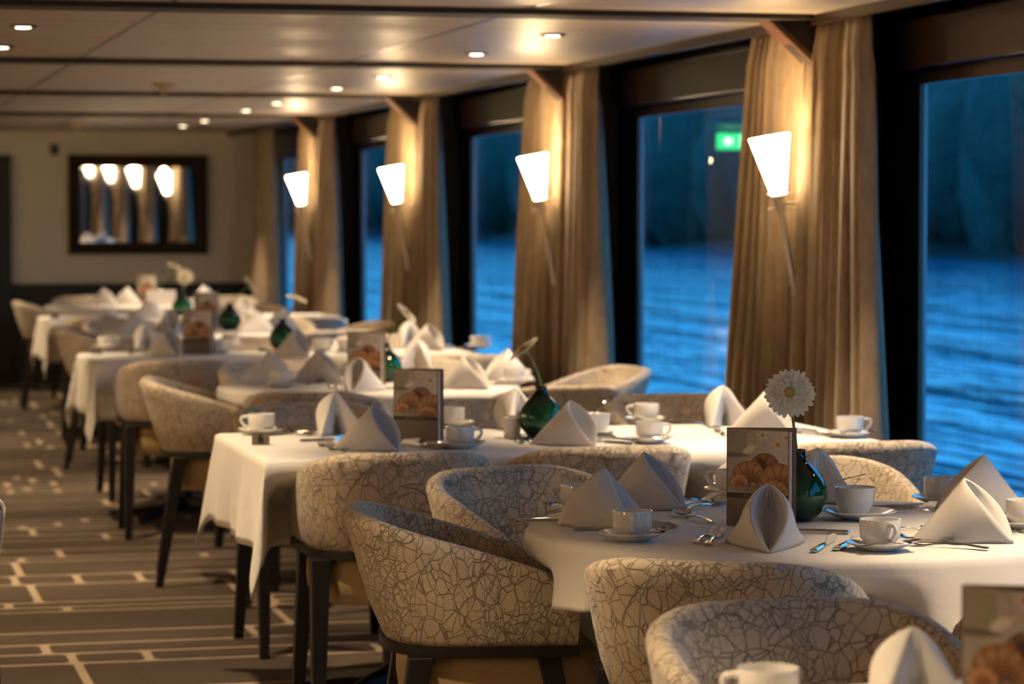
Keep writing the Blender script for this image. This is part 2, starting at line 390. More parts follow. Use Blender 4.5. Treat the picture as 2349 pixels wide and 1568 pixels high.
# ---------------------------------------------------------------- curtains
def curtain(y0, y1, b0, b1, seed, label, zb=.12):
    """y0..y1 at the top, b0..b1 at the hem"""
    r3 = random.Random(seed); nu, nv = 150, 30; nf = 7
    ph = [r3.uniform(-.35, .35) for _ in range(nf+2)]; am = [r3.uniform(.7, 1.25) for _ in range(nf+2)]
    vs = []
    for j in range(nv+1):
        t = j/nv; z = CZ-.004-(CZ-.004-zb)*t
        head = max(0, 1-abs(z-1.975)/.055) if z > 1.9 else 0
        for i in range(nu+1):
            s = i/nu; q = s*nf; qi = int(q)
            ph_ = ph[qi]*(1-(q-qi))+ph[qi+1]*(q-qi); a_ = am[qi]*(1-(q-qi))+am[qi+1]*(q-qi)
            wv = math.sin(2*math.pi*q+ph_*2+.5*math.sin(3*t+seed))
            amp = (.022+.038*min(1, t*1.4))*a_
            if t < .10: amp *= .55+.45*t/.10
            wv = math.copysign(abs(wv)**.75, wv)
            ease = t**.8
            ya = y0+(b0-y0)*ease; yb = y1+(b1-y1)*ease
            x = 3.345+amp*wv + .012*math.sin(9*s+seed+2.0*t) - .006*head + .012*(1 if t > .1 else t*10)*math.sin(4*math.pi*q+seed)*.5
            y = ya+(yb-ya)*(s+.012*math.sin(2*math.pi*q*2+t*2))
            vs.append((x, y, z))
    b = MB(); fs = [(j*(nu+1)+i, j*(nu+1)+i+1, (j+1)*(nu+1)+i+1, (j+1)*(nu+1)+i) for j in range(nv) for i in range(nu)]
    b.add(vs, fs); o = b.build('curtain', 'curtain', smooth=True, solid=.004); return tag(o, label, 'curtain', 'taupe velvet curtains')
od = ['first', 'second', 'third', 'fourth']
for k in range(4):
    y = 9.15+3.3*k
    curtain(y-.03, y-.60, y+.06, y-.73, 3+k, 'taupe curtain on the camera side of the %s torch lamp' % od[k])
    curtain(y+.005, y+.57, y+.07, y+.80, 13+k, 'taupe curtain glowing behind the %s torch lamp from the camera' % od[k])
curtain(21.80, 21.05, 21.84, 20.9, 31, 'taupe velvet curtain in the far corner against the cream end wall')
# ---------------------------------------------------------------- river and far bank
b = MB().add([(3.9, -60, -1.0), (62, -60, -1.0), (62, 420, -1.0), (3.9, 420, -1.0)], [(0, 1, 2, 3)]); o = struct('river_water', b, 'water')
b = MB(); nu, nv = 60, 6
vs = []
for i in range(nu+1):
    for j in range(nv+1):
        yy = -60+480*i/nu; vs.append((58+j*3.5, yy, -1.2+[0, .8, 1.5, 2.3, 3, 3.5, 4][j]+.3*math.sin(i*1.7+j)))
b.add(vs, [(i*(nv+1)+j, (i+1)*(nv+1)+j, (i+1)*(nv+1)+j+1, i*(nv+1)+j+1) for i in range(nu) for j in range(nv)]); struct('river_bank', b, 'ground')
b = MB(); r4 = random.Random(5)
for i in range(300):
    yy = -40+i*1.5; cx = 61+r4.random()*9; rr = 3.0+r4.random()*2.0; zc = 3.4+r4.random()*3.0
    vs = []; nn, mm = 10, 7
    for a in range(mm+1):
        for c in range(nn):
            th = math.pi*a/mm; p = Vector((math.sin(th)*math.cos(2*math.pi*c/nn), math.sin(th)*math.sin(2*math.pi*c/nn), math.cos(th)))
            k_ = rr*(1+.28*noise.noise(p*1.7+Vector((i, 0, 0)))); vs.append((cx+p.x*k_, yy+p.y*k_, zc+p.z*k_*1.25))
    b.add(vs, [(a*nn+c, a*nn+(c+1) % nn, (a+1)*nn+(c+1) % nn, (a+1)*nn+c) for a in range(mm) for c in range(nn)])
o = b.build('riverside_trees', 'leaf', smooth=True); tag(o, 'dark band of trees along the far river bank seen through the windows', 'trees', kind='stuff')
# ---------------------------------------------------------------- mirror, detectors, exit sign
mr = root('framed_mirror', (0, 0, 0)); mw, mh = .578, .412
prof = [(0, 0), (0, .03), (.02, .045), (.05, .035), (.075, .04), (.10, .018), (.10, 0)]
b = MB(); rs = []
for (d, h) in prof: rs.append([(-mw+d, -h, -mh+d), (mw-d, -h, -mh+d), (mw-d, -h, mh-d), (-mw+d, -h, mh-d)])
b.rings(rs, cap0=False, cap1=False)
b.build('carved_frame', 'gold', mr)
MB().box((-mw+.09, -.02, -mh+.09), (mw-.09, -.012, mh-.09)).build('mirror_glass', 'mirror', mr)
pc = atd(322, 469, 22.9); mr.location = (pc.x, YB-.035, pc.z); mr.rotation_euler = (R(.89), 0, R(-.48))
tag(mr, 'wide rectangular mirror in a dark carved gilt frame on the cream end wall', 'mirror')
def make_detector():
    r_ = root('smoke_detector')
    MB().lathe([(.062, 0), (.062, -.012), (.055, -.022), (.03, -.03)], 32, cap0=True, cap1=True).build('base_plate', 'plastic', r_, smooth='auto')
    MB().lathe([(.028, -.03), (.026, -.045), (.012, -.055), (.008, -.058)], 24, cap0=False, cap1=True).build('sensor', 'plastic', r_, smooth='auto')
    return r_
SD = Kind(make_detector, 'smoke detector', 'ceiling smoke detectors')
SD.put((1.73, 14.47, CZ), 0, 'round cream smoke detector on the ceiling behind the second beam')
SD.put((1.88, 21.3, CZ), 0, 'round cream smoke detector on the ceiling close to the cream end wall')
p = atd(130, 341, 22.7)
o = MB().box((-.035, -.02, -.045), (.035, 0, .045)).build('wall_sensor', 'greyp', bevel=.004); o.location = (p.x, YB, p.z); tag(o, 'small square grey sensor on the end wall above the left corner of the mirror', 'wall sensor')
# a lit sign over the aisle
ex = root('exit_sign', (.05, 21.2, 2.0)); MB().box((-.14, -.02, -.065), (.14, .02, .065)).build('light_box', 'exitg', ex, bevel=.003)
MB().add([(.02, -.0215, .02), (.06, -.0215, .02), (.06, -.0215, .035), (.095, -.0215, 0), (.06, -.0215, -.035), (.06, -.0215, -.02), (.02, -.0215, -.02)], [tuple(range(7))]).build('arrow', 'exitw', ex); MB().box((-.13, -.0225, -.045), (-.05, -.0205, .045)).build('doorway_pictogram', 'exitw', ex)
MB().tube([(0, 0, .055), (0, 0, .09)], .006).build('hanger', 'ring', ex)
tag(ex, 'green lit emergency exit sign, seen mirrored in the window pane', 'exit sign')
# ---------------------------------------------------------------- chair
def upath(a, yb, yf, n=32, ex=2.75):
    """half-plan from left arm front round the back to right arm front"""
    pts = []; ym = yb+.22
    na = 8
    for i in range(na): pts.append((-a, yf+(ym-yf)*i/na))
    for i in range(n+1):
        th = math.pi*i/n; c_, s_ = math.cos(th), math.sin(th)
        pts.append((-a*math.copysign(abs(c_)**(2/ex), c_), ym-(ym-yb)*abs(s_)**(2/ex)))
    for i in range(1, na+1): pts.append((a, ym+(yf-ym)*i/na))
    return pts
ZT, ZA, ZS, ZR = .785, .650, .512, .49
AF = .165
def shell():
    lo = upath(.232, -.235, AF); hi = upath(.268, -.318, AF+.01); n = len(lo); rings = []
    for i in range(n):
        p, q = lo[i], hi[i]; y = q[1]
        t = min(1, max(0, (y+.305)/(AF+.305))); t = t*t*(3-2*t)*.12+t*.88
        zt = ZT+(ZA-ZT)*t
        e = min(i, n-1-i)
        zt -= [.045, .014, .003][e] if e < 3 else 0
        a, c = Vector(lo[max(i-1, 0)]), Vector(lo[min(i+1, n-1)]); tn = (c-a).normalized(); nrm = Vector((-tn.y, tn.x))      # inward normal
        if nrm.dot(Vector((0-p[0], .02-p[1]))) < 0: nrm = -nrm
        th = .046; f = (zt-ZS)/(ZT-ZS)
        def P(k, d, z): return (p[0]+(q[0]-p[0])*k+nrm.x*d, p[1]+(q[1]-p[1])*k+nrm.y*d, z)
        sec = [P(0, .004, ZS-.002), P(0, -.002, ZS+.012), P(f*.25, -.006, ZS+(zt-ZS)*.25), P(f*.5, -.007, ZS+(zt-ZS)*.5), P(f*.8, -.004, ZS+(zt-ZS)*.8)]
        for k in range(7):
            an = math.pi*k/6; sec.append(P(f, th/2-th/2*math.cos(an), zt-th*.42+th*.42*math.sin(an)))
        sec += [P(f*.8, th+.006, ZS+(zt-ZS)*.8), P(f*.45, th+.016, ZS+(zt-ZS)*.45), P(f*.2, th+.012, ZS+(zt-ZS)*.2), P(0, th, ZS-.03)]
        rings.append(sec)
    return MB().rings(rings)
def make_chair():
    r_ = root('tub_chair')
    shell().build('backrest', 'fabric', r_, smooth='auto')
    lo = upath(.236, -.239, AF+.004); rings = []
    n = len(lo)
    for i in range(n):
        p = lo[i]; a, c = Vector(lo[max(i-1, 0)]), Vector(lo[min(i+1, n-1)]); tn = (c-a).normalized(); nrm = Vector((-tn.y, tn.x))
        if nrm.dot(Vector((0-p[0], .02-p[1]))) < 0: nrm = -nrm
        rings.append([(p[0]+nrm.x*d, p[1]+nrm.y*d, z) for d, z in ((0, ZR), (0, ZS), (.04, ZS), (.04, ZR))])
    MB().rings(rings).build('rail', 'blackwood', r_, smooth='auto')
    rings = []                                                      # seat cushion: rounded block
    for z, k in ((.362, .86), (.368, .93), (.385, .975), (.42, 1.0), (.465, 1.0), (.482, .985), (.492, .94), (.496, .80)):
        rings.append([(.205*k*math.copysign(abs(math.cos(t))**.5, math.cos(t)), .015+.215*k*math.copysign(abs(math.sin(t))**.5, math.sin(t)), z) for t in [2*math.pi*j/40 for j in range(40)]])
    MB().rings(rings).build('seat', 'leather', r_, smooth='auto')
    for sx in (-1, 1):
        MB().taper((sx*.212, -.165, ZR+.002), (sx*.232, -.245, 0), .026, .015).build('leg', 'blackwood', r_, bevel=.003)
        MB().taper((sx*.200, .105, ZR+.002), (sx*.215, .205, 0), .024, .015).build('leg', 'blackwood', r_, bevel=.003)
    return r_
CH = Kind(make_chair, 'chair', 'cream crackle-patterned tub chairs')
chairs = []
def chair(x, y, deg, label):
    chairs.append((x, y, R(deg))); return CH.put((x, y, 0), R(deg), label)
# round table B (near)
chair(1.395, 5.80, -98, 'cream crackle tub chair in profile left of the near round table')
chair(1.715, 6.42, 198, 'tub chair behind the near profile chair, its patterned inner back showing')
chair(2.445, 6.50, 178, 'tub chair behind the near round table with its inner back brightly lit')
chair(1.70, 5.03, -31, 'tall patterned outer back of the tub chair before the near round table')
chair(2.36, 4.80, 16, 'tub chair edge just left of the blurred foremost menu')
# table 0
chair(1.51, 3.98, 180, 'blurred foremost tub chair with open inner back facing the camera')
# long table A ("6")
chair(1.495, 7.45, 0, 'leftmost of three tub chairs with outer backs to the camera before table 6')
chair(2.085, 7.50, 0, 'middle of three tub chairs with outer backs to the camera before table 6')
chair(2.81, 7.48, 0, 'bluish rightmost of three tub chairs before table 6, next to the window')
chair(1.56, 8.86, 180, 'tub chair directly behind the coffee cup beside the number 6 sign')
chair(2.13, 8.92, 180, 'tub chair seen between the croissant menu and green vase of table 6')
chair(2.87, 8.98, 180, 'brownish tub chair behind table 6, nearest the window')
# round table C
chair(1.49, 10.62, -97, 'tub chair in profile over the aisle, left of the second round table')
chair(1.90, 11.45, 196, 'tub chair behind the left of the second round table, inner back showing')
chair(1.76, 9.94, -20, 'tub chair with shaded outer back before the left of the second round table')
chair(2.60, 10.08, 12, 'tub chair with white-lit rim just right of the vase on table 6')
chair(2.98, 10.95, 100, 'tub chair by the window right of the second round table, turned left')
chair(2.50, 11.45, 180, 'tub chair behind the second round table with warm brightly lit inner back')
# long table D
chair(1.50, 12.22, 0, 'leftmost tub chair, outer back to the camera, behind the second profile chair')
chair(2.06, 12.26, 0, 'middle tub chair before the middle long table, behind the second round table')
chair(2.78, 12.36, 0, 'window-end tub chair before the middle long table, dark rim')
chair(1.58, 13.85, 180, 'tub chair on the far side of the middle long table, aisle end')
chair(2.15, 13.88, 180, 'tub chair on the far side of the middle long table, centre')
chair(2.80, 13.90, 180, 'tub chair on the far side of the middle long table, window end')
# round table E
chair(1.56, 15.60, -97, 'warm-lit tub chair in profile left of the third round table')
chair(1.78, 16.45, 196, 'tub chair behind the left of the third round table')
chair(2.64, 15.05, 14, 'tub chair with white-lit rim before the third round table')
chair(2.93, 15.95, 100, 'tub chair by the window right of the third round table, turned left')
chair(2.62, 16.4, 176, 'tub chair behind the third round table, inner back lit')
# long table F
chair(1.66, 17.22, 0, 'tan tub chair at the aisle end before the far long table')
chair(2.25, 17.25, 0, 'middle tub chair before the far long table')
chair(2.93, 17.30, 0, 'large bluish tub chair at the window end before the far long table')
chair(2.9, 18.95, 180, 'brown tub chair behind the far long table, window end')
# round table G
chair(1.64, 20.35, -92, 'dim tan tub chair on the aisle side of the last table')
chair(1.95, 21.2, 184, 'bluish tub chair against the dark dado under the mirror')
chair(2.95, 20.9, 170, 'white-lit tub chair against the end wall by the far corner curtain')
# across the aisle
chair(.148, 6.72, 0, 'tub chair across the aisle, only its pale edge at the left of the frame')
# ---------------------------------------------------------------- tables and cloths
def make_pedestal(hx, hy, rnd_=False):
    r_ = root('round_dining_table' if rnd_ else 'long_dining_table')
    if rnd_: MB().lathe([(.57, .722), (.575, .73), (.57, .745)], 64, cap1=True).build('tabletop', 'blackwood', r_, smooth='auto')
    else: MB().box((-hx+.015, -hy+.015, .722), (hx-.015, hy-.015, .745)).build('tabletop', 'blackwood', r_, bevel=.004)
    for x in ([0] if rnd_ else [-hx+.45, hx-.45]):
        MB().lathe([(.04, .05), (.035, .1), (.035, .68), (.12, .715), (.12, .722)], 24, c=(x, 0, 0), cap1=True).build('column', 'blackwood', r_, smooth='auto')
        b = MB()
        for k in range(4):
            d = Vector((math.cos(k*math.pi/2+math.pi/4), math.sin(k*math.pi/2+math.pi/4), 0)); b.tube([(x, 0, .07), (x+d.x*.15, d.y*.15, .055), (x+d.x*.33, d.y*.33, .02)], [.04, .03, .02], 8)
        b.build('star_foot', 'blackwood', r_, smooth='auto')
    return r_
def push(P, cx, cy, inward):
    """cloth hanging below the top yields to the chairs pushed against it"""
    w = Vector((P.x+cx, P.y+cy))
    for (x, y, a) in chairs:
        d = w-Vector((x, y))
        if d.length > .6: continue
        f = Vector((-math.sin(a), math.cos(a))); s = Vector((math.cos(a), math.sin(a)))
        lx, ly = d.dot(s), d.dot(f)
        if abs(lx) < .36 and -.3 < ly < .17:
            k = 1-max(0, (abs(lx)-.28)/.08); k = k*k*(3-2*k); q = min(1, max(0, (-P.z-.04)/.09)); k *= q*q*(3-2*q); w = w+f*((.17-ly)*k)
    P.x = w.x-cx; P.y = w.y-cy
def rect_cloth(cx, cy, hx, hy, d, seed, label):
    r5 = random.Random(seed); step = .0225; b = MB()
    def axis(h):
        n = int(round(2*h/.04)); a = [-h+2*h*i/n for i in range(n+1)]; a[1:1] = [-h+.007]; a[-1:-1] = [h-.007]; m = int(d/step)
        return [-h-d+d*i/m for i in range(m)]+[-h-.006]+a+[h+.006]+[h+d*(i+1)/m for i in range(m)]
    X, Y = axis(hx), axis(hy); vs = []
    for py in Y:
        for px in X:
            ox = max(abs(px)-hx, 0); oy = max(abs(py)-hy, 0); sx = 1 if px > 0 else -1; sy = 1 if py > 0 else -1
            if ox == 0 and oy == 0:
                e = min(hx-abs(px), hy-abs(py)); z = .0; P = Vector((px, py, z-.0025*max(0, 1-e/.006)))
            elif oy == 0:
                wv = .010*math.sin(py*13+seed)+.007*math.sin(py*29+2*seed); k = ox/d
                P = Vector((sx*(hx+.006+.014*k+wv*k), py, -ox*.985))
            elif ox == 0:
                wv = .012*math.sin(px*9+seed*2)+.007*math.sin(px*21+seed); k = oy/d
                P = Vector((px, sy*(hy+.006+.012*k+wv*k), -oy*.99))
            else:
                Lh = math.hypot(ox, oy); ph = math.atan2(oy, ox); f = .02+.12*math.sin(2*ph)**2+.11*math.sin(4*ph)**2*(1 if ph > .8 else .4)+.05*math.sin(6*ph+seed)*math.sin(2*ph)
                f *= min(1, Lh/.06)
                th = ph+.25*math.sin(2*ph)*math.sin(2*ph)
                c_ = math.cos(ph) * (Lh/d)*.014; s_ = math.sin(ph)*(Lh/d)*.012
                P = Vector((sx*(hx+.006+c_+Lh*f*math.cos(th)), sy*(hy+.006+s_+Lh*f*math.sin(th)), -Lh*math.sqrt(max(.3, 1-f*f*.9))))
            if P.z < -.02: push(P, cx, cy, None)
            vs.append((P.x, P.y, P.z))
    n = len(X); b.add(vs, [(j*n+i, j*n+i+1, (j+1)*n+i+1, (j+1)*n+i) for j in range(len(Y)-1) for i in range(n-1)])
    o = b.build('tablecloth', 'cloth', smooth=True, solid=.002); o.location = (cx, cy, TZ-.001); tag(o, label, 'tablecloth', 'white tablecloths'); return o
def round_cloth(cx, cy, rr, half, rot, seed, label):
    nt_, nr = 200, 14; b = MB(); vs = [(0, 0, 0)]
    for j in range(1, 9):
        for i in range(nt_):
            a = 2*math.pi*i/nt_; r = rr*j/8; vs.append((r*math.cos(a), r*math.sin(a), -.003 if j == 8 else 0))
    for j in range(1, nr+1):
        for i in range(nt_):
            a = 2*math.pi*i/nt_; q = a-rot; dr = (half-rr+.085*math.cos(q))*j/nr
            k = dr/.3; wv = .016*math.sin(9*a+seed)+.010*math.sin(17*a+2*seed)
            r = rr+.006+.10*dr + wv*k; P = Vector((r*math.cos(a), r*math.sin(a), -dr*.985))
            if P.z < -.02: push(P, cx, cy, None)
            vs.append((P.x, P.y, P.z))
    fs = [(0, 1+i, 1+(i+1) % nt_) for i in range(nt_)]
    for j in range(8+nr-1):
        for i in range(nt_): k = (i+1) % nt_; fs.append((1+j*nt_+i, 1+(j+1)*nt_+i, 1+(j+1)*nt_+k, 1+j*nt_+k))
    b.add(vs, fs); o = b.build('tablecloth', 'cloth', smooth=True, solid=.002); o.location = (cx, cy, TZ-.001); tag(o, label, 'tablecloth', 'white tablecloths'); return o
AY = 7.86
def table(o, x, y, label, group): tag(o, label, 'table', group); o.location = (x, y, 0)
LX = 2.085; HX = .93; HY = .48
for i, (x, y, nm) in enumerate(((LX, AY, 'the table numbered 6'), (LX+.02, 12.82, 'the middle long table behind the second round table'), (LX+.20, 17.75, 'the far long table'))):
    table(make_pedestal(HX, HY), x, y, 'black pedestal dining table under %s cloth, %s' % ('white', nm), 'long tables')
    rect_cloth(x, y, HX, HY, .262, 3+i*2, 'white rectangular tablecloth with hanging corners over %s' % nm)
RT_ = ((2.03, 5.57, 'near'), (2.06, 10.58, 'second'), (2.06, 15.5, 'third'), (2.15, 20.35, 'last'))
for i, (x, y, nm) in enumerate(RT_):
    table(make_pedestal(0, 0, True), x, y, 'black pedestal round table under the %s round tablecloth' % nm, 'round tables')
    round_cloth(x, y, .585, .80, R(45), 1+i, 'white round-table cloth draped over the %s round table' % nm)
table(make_pedestal(HX, HY), 1.95, 3.18, 'black pedestal table under the foremost cloth at the bottom right', 'long tables')
rect_cloth(1.95, 3.18, HX, HY, .2, 9, 'foremost white tablecloth at the bottom right corner')
#%%OBJECTS%%
# ---------------------------------------------------------------- things on the tables
def put_tag(o, u, v, rz, label, cat, group=None):
    p = atz(u, v); o.location = (p.x, p.y, TZ+.0008); o.rotation_euler = (0, 0, rz); return tag(o, label, cat, group)
class OnTable(Kind):
    def at(s, u, v, deg, label, group=None, dz=0.0):
        """deg: clockwise from straight away from the camera"""
        p = atz(u, v); return s.put((p.x, p.y, TZ+.0008+dz), -(vdir(u)+R(deg)), label, group)
def make_cup():
    r_ = root('coffee_cup')
    o_ = [(.0245, 0), (.026, .002), (.030, .006), (.0335, .013), (.0345, .0145), (.039, .019), (.0405, .026), (.041, .055), (.0405, .0565), (.0390, .0560), (.0385, .027), (.034, .016), (.022, .010), (.0002, .009)]
    MB().lathe(o_, 48, cap1=True).build('body', 'porcelain', r_, smooth='auto')
    b = MB().tube([(0, .0385, .048), (0, .050, .0485), (0, .0595, .0465), (0, .0625, .040), (0, .059, .030), (0, .050, .020), (0, .0375, .0165)], [.0055, .0045, .0042, .0042, .0042, .0045, .0055], 12)
    b.build('handle', 'porcelain', r_, smooth='auto'); return r_
def make_saucer():
    return MB().lathe([(.030, 0), (.032, .001), (.045, .006), (.062, .0135), (.0685, .0165), (.0690, .0178), (.068, .0185), (.060, .0165), (.044, .009), (.030, .0055), (.027, .0062), (.0245, .0055), (.0002, .0052)], 56, cap1=True).build('saucer', 'porcelain', smooth='auto')
def make_bowl():
    r_ = root('sugar_bowl')
    MB().lathe([(.024, 0), (.0265, .003), (.034, .012), (.0405, .026), (.0435, .042), (.0437, .056), (.0458, .0595), (.0462, .0625), (.0445, .0625), (.0415, .058), (.0405, .040), (.032, .018), (.0002, .012)], 52, cap1=True).build('body', 'porcelain', r_, smooth='auto')
    MB().lathe([(.0405, .0555), (.0410, .0585), (.036, .0600), (.030, .0575), (.0002, .0570)], 48, cap1=True).build('sugar', 'sugar', r_, smooth='auto')
    return r_
def make_holder():
    r_ = root('stick_holder'); MB().lathe([(.0235, 0), (.025, .002), (.025, .058), (.0235, .059), (.0225, .058), (.0225, .01), (.0002, .008)], 40, cap1=True).build('body', 'porcelain', r_, smooth='auto')
    b = MB(); r6 = random.Random(4)
    for i in range(9):
        a = i*.7; b.box((math.cos(a)*.012-.004, math.sin(a)*.012-.0015, .02), (math.cos(a)*.012+.004, math.sin(a)*.012+.0015, .063+r6.random()*.004))
    o = b.build('sugar_sticks', 'sugar', r_); o['kind'] = 'stuff'; return r_
def strip(secs, mb=None):
    """secs: (y, half width, z, thickness) lofted into a flat bar"""
    mb = mb or MB(); return mb.rings([[(-w_, y, z), (-w_*.6, y, z+t), (w_*.6, y, z+t), (w_, y, z), (w_*.6, y, z-t), (-w_*.6, y, z-t)] for y, w_, z, t in secs])
HAND = [(-.098, .004, .0035, .001), (-.095, .0085, .0035, .0016), (-.08, .0088, .005, .0018), (-.05, .006, .0085, .0018), (-.01, .0035, .0085, .0018), (.015, .0026, .0055, .0018), (.03, .0028, .003, .0017)]
def make_fork():
    b = strip(HAND+[(.038, .006, .0022, .0012), (.048, .0112, .0030, .0010), (.058, .0118, .0055, .0010)])
    for k in range(4):
        x = (k-1.5)*.0062; b.rings([[(x-w_, y, z-.0008), (x+w_, y, z-.0008), (x+w_, y, z+.0008), (x-w_, y, z+.0008)] for y, w_, z in ((.056, .0019, .0052), (.072, .0017, .0098), (.088, .0014, .0142), (.098, .0007, .0160))])
    return b.build('fork', 'steel', smooth='auto')
def make_spoon(sc_=1.0, name='spoon'):
    b = strip(HAND+[(.040, .0035, .0020, .0015)]); vs = []; n, m_ = 24, 6
    for side, dz in ((0, 0), (1, -.0014)):
        for j in range(m_+1):
            r = j/m_
            for i in range(n):
                a = 2*math.pi*i/n; x = .0195*r*math.cos(a)*(1-.12*math.sin(a)); y = .066+.030*r*math.sin(a); vs.append((x, y, .0022+.0085*r*r+.004*(y-.04)/.06+dz*(1-r*.6)))
    q = n*(m_+1); fs = []
    for o in (0, q): fs += [(o+j*n+i, o+j*n+(i+1) % n, o+(j+1)*n+(i+1) % n, o+(j+1)*n+i) for j in range(m_) for i in range(n)]
    fs += [(m_*n+i, m_*n+(i+1) % n, q+m_*n+(i+1) % n, q+m_*n+i) for i in range(n)]
    b.add(vs, fs); 
    if sc_ != 1: b.v = [(x*sc_, y*sc_, z*sc_) for x, y, z in b.v]
    return b.build(name, 'steel', smooth='auto')
def make_knife():
    b = MB(); sec = [(-.112, .004, .0045, .002), (-.108, .0085, .0048, .0035), (-.06, .0070, .0055, .0038), (-.015, .0055, .0055, .0036), (-.004, .0035, .0055, .003)]
    strip(sec, b)
    bl = [(-.006, .0035, .0075), (.004, .002, .010), (.02, .0012, .0185), (.06, .0012, .020), (.09, .0012, .0175), (.106, .003, .012), (.112, .006, .009)]
    b.rings([[(-.0011, y, z0), (.0011, y, z0), (.0005, y, z1), (-.0005, y, z1)] for y, z0, z1 in bl]); return b.build('table_knife', 'steel', smooth='auto')
def make_napkin(seed=0):
    """upright pyramid fold: almond mouth to -y, two tails to +y, spine inside"""
    r7 = random.Random(seed); h = .126; A = Vector((0, .012, h)); Fp = Vector((0, -.094, .002)); b = MB(); nv, nu = 18, 12
    TL = [Vector((-.084, .094, .001)), Vector((.078, .102, .001))]
    for sgn, T in ((-1, TL[0]), (1, TL[1])):
        vs = []
        for i in range(nu+1):
            u_ = i/nu
            for j in range(nv+1):
                v_ = j/nv
                lip = A.lerp(Fp, v_); w_ = .036*math.sin(math.pi*min(1, v_**.85))**.8 if 0 < v_ < 1 else 0
                lip = lip+Vector((sgn*w_, -.010*math.sin(math.pi*v_), .004*math.sin(math.pi*v_)))
                if v_ > .9: lip.z = max(lip.z, .001)
                tail = A.lerp(T, v_)
                P = lip.lerp(tail, u_); bul = math.sin(math.pi*u_)*math.sin(math.pi*v_**.8 if v_ > 0 else 0)
                P.x += sgn*(.006*bul+.010*v_*math.sin(math.pi*u_)); P.z += .004*bul
                if v_ == 1: P.z = .0008; 
                vs.append(P)
        b.add(vs, [(i*(nv+1)+j, i*(nv+1)+j+1, (i+1)*(nv+1)+j+1, (i+1)*(nv+1)+j) for i in range(nu) for j in range(nv)])
        vs = []                                                     # inner leaf: lip -> deep fold -> spine
        for i in range(9):
            u_ = i/8
            for j in range(nv+1):
                v_ = j/nv; lip = A.lerp(Fp, v_); w_ = .036*math.sin(math.pi*min(1, v_**.85))**.8 if 0 < v_ < 1 else 0
                lip = lip+Vector((sgn*w_, -.010*math.sin(math.pi*v_), .004*math.sin(math.pi*v_)))
                sp = A.lerp(Vector((0, -.030, .002)), v_)+Vector((0, .030*math.sin(math.pi*v_), 0)); P = lip.lerp(sp, u_)
                P.y += .022*math.sin(math.pi*u_)*math.sin(math.pi*min(1, v_*.95+.02))**.7; P.z = max(.0015, P.z-.004*math.sin(math.pi*u_))
                vs.append(P)
        b.add(vs, [(i*(nv+1)+j, i*(nv+1)+j+1, (i+1)*(nv+1)+j+1, (i+1)*(nv+1)+j) for i in range(8) for j in range(nv)])
        vs = []                                                     # inner layer of each tail, seen from behind, with rolled hem
        for i in range(6):
            for j in range(nv+1):
                v_ = j/nv; t0 = A.lerp(T, v_); t1 = A.lerp(Vector((sgn*.012, .03, .002)), v_); P = t0.lerp(t1, i/5); P.x -= sgn*.006*math.sin(math.pi*i/5)*v_; P.z = max(P.z, .001)
                if v_ > .72: P.z += .003*math.sin((v_-.72)*44)*(1-i/5)
                vs.append(P)
        b.add(vs, [(i*(nv+1)+j, i*(nv+1)+j+1, (i+1)*(nv+1)+j+1, (i+1)*(nv+1)+j) for i in range(5) for j in range(nv)])
    o = b.build('folded_napkin', 'napkin', smooth='auto', solid=.0036); return o
CUP = OnTable(make_cup, 'cup', 'white coffee cups'); SAU = OnTable(make_saucer, 'saucer', 'white saucers'); BOWL = OnTable(make_bowl, 'sugar bowl', 'white sugar bowls')
FORK = OnTable(make_fork, 'fork', 'polished forks'); KNIFE = OnTable(make_knife, 'knife', 'polished table knives')
SPOON = OnTable(make_spoon, 'spoon', 'polished dessert spoons'); TEA = OnTable(lambda: make_spoon(.68, 'teaspoon'), 'teaspoon', 'polished teaspoons')
class NapKind(OnTable):
    def at(s, u, v, deg, label): return OnTable.at(s, u, v, deg+180, label)      # deg: where the open mouth looks
NAP = NapKind(make_napkin, 'napkin', 'pyramid folded white napkins'); HOLD = OnTable(make_holder, 'stick holder', None)
def cup(u, v, deg, where, tea=None, dx=0):
    SAU.at(u, v, 0, 'saucer of the cup '+where)
    CUP.at(u+dx, v, deg, 'white coffee cup '+where, dz=.0058)
    if tea is not None:
        p = atz(u, v); a = -(vdir(u)+R(tea)); d = Vector((-math.sin(a), math.cos(a)))
        q = Vector((p.x, p.y))+Vector((d.y, -d.x))*.048
        t = TEA.put((q.x, q.y, TZ+.0155), a, 'teaspoon by the cup '+where)
# near round table
cup(1450, 1240, 180, 'in front of the leftmost napkin of the near round table', 28)
cup(1326, 1174, -92, 'half hidden behind the leftmost napkin of the near round table', -150)
cup(1680, 1137, -80, 'half hidden behind the left edge of the near menu', -75)
cup(2018, 1262, 150, 'at the front right of the near round table', 60)
cup(2160, 1156, 20, 'beside the brightly lit chair on the near round table', -60)
cup(2352, 1213, 0, 'cut off by the right edge of the frame')
SAU.at(1970, 1190, 0, 'wide white saucer under the sugar bowl beside the near green vase').scale = (1.2, 1.2, 1.05)
BOWL.at(1961, 1188, 0, 'white sugar bowl beside the near green vase', dz=.0058)
p = atz(1955, 1186); o = TEA.put((p.x-.035, p.y+.0, TZ+.074), R(112), 'teaspoon leaning out of the sugar bowl beside the near vase'); o.rotation_euler = (R(-18), 0, R(75))
NAP.at(1375, 1208, -72, 'broad napkin pyramid leftmost on the near round table, flat side showing')
NAP.at(1487, 1166, 118, 'napkin pyramid behind the leftmost one, rolled hem at its right foot')
NAP.at(1762, 1256, 178, 'napkin with open almond mouth standing before the near menu')
NAP.at(1872, 1152, -15, 'slim napkin between the near green vase and the lit chair')
NAP.at(2224, 1240, 112, 'large napkin pyramid at the right front of the near round table')
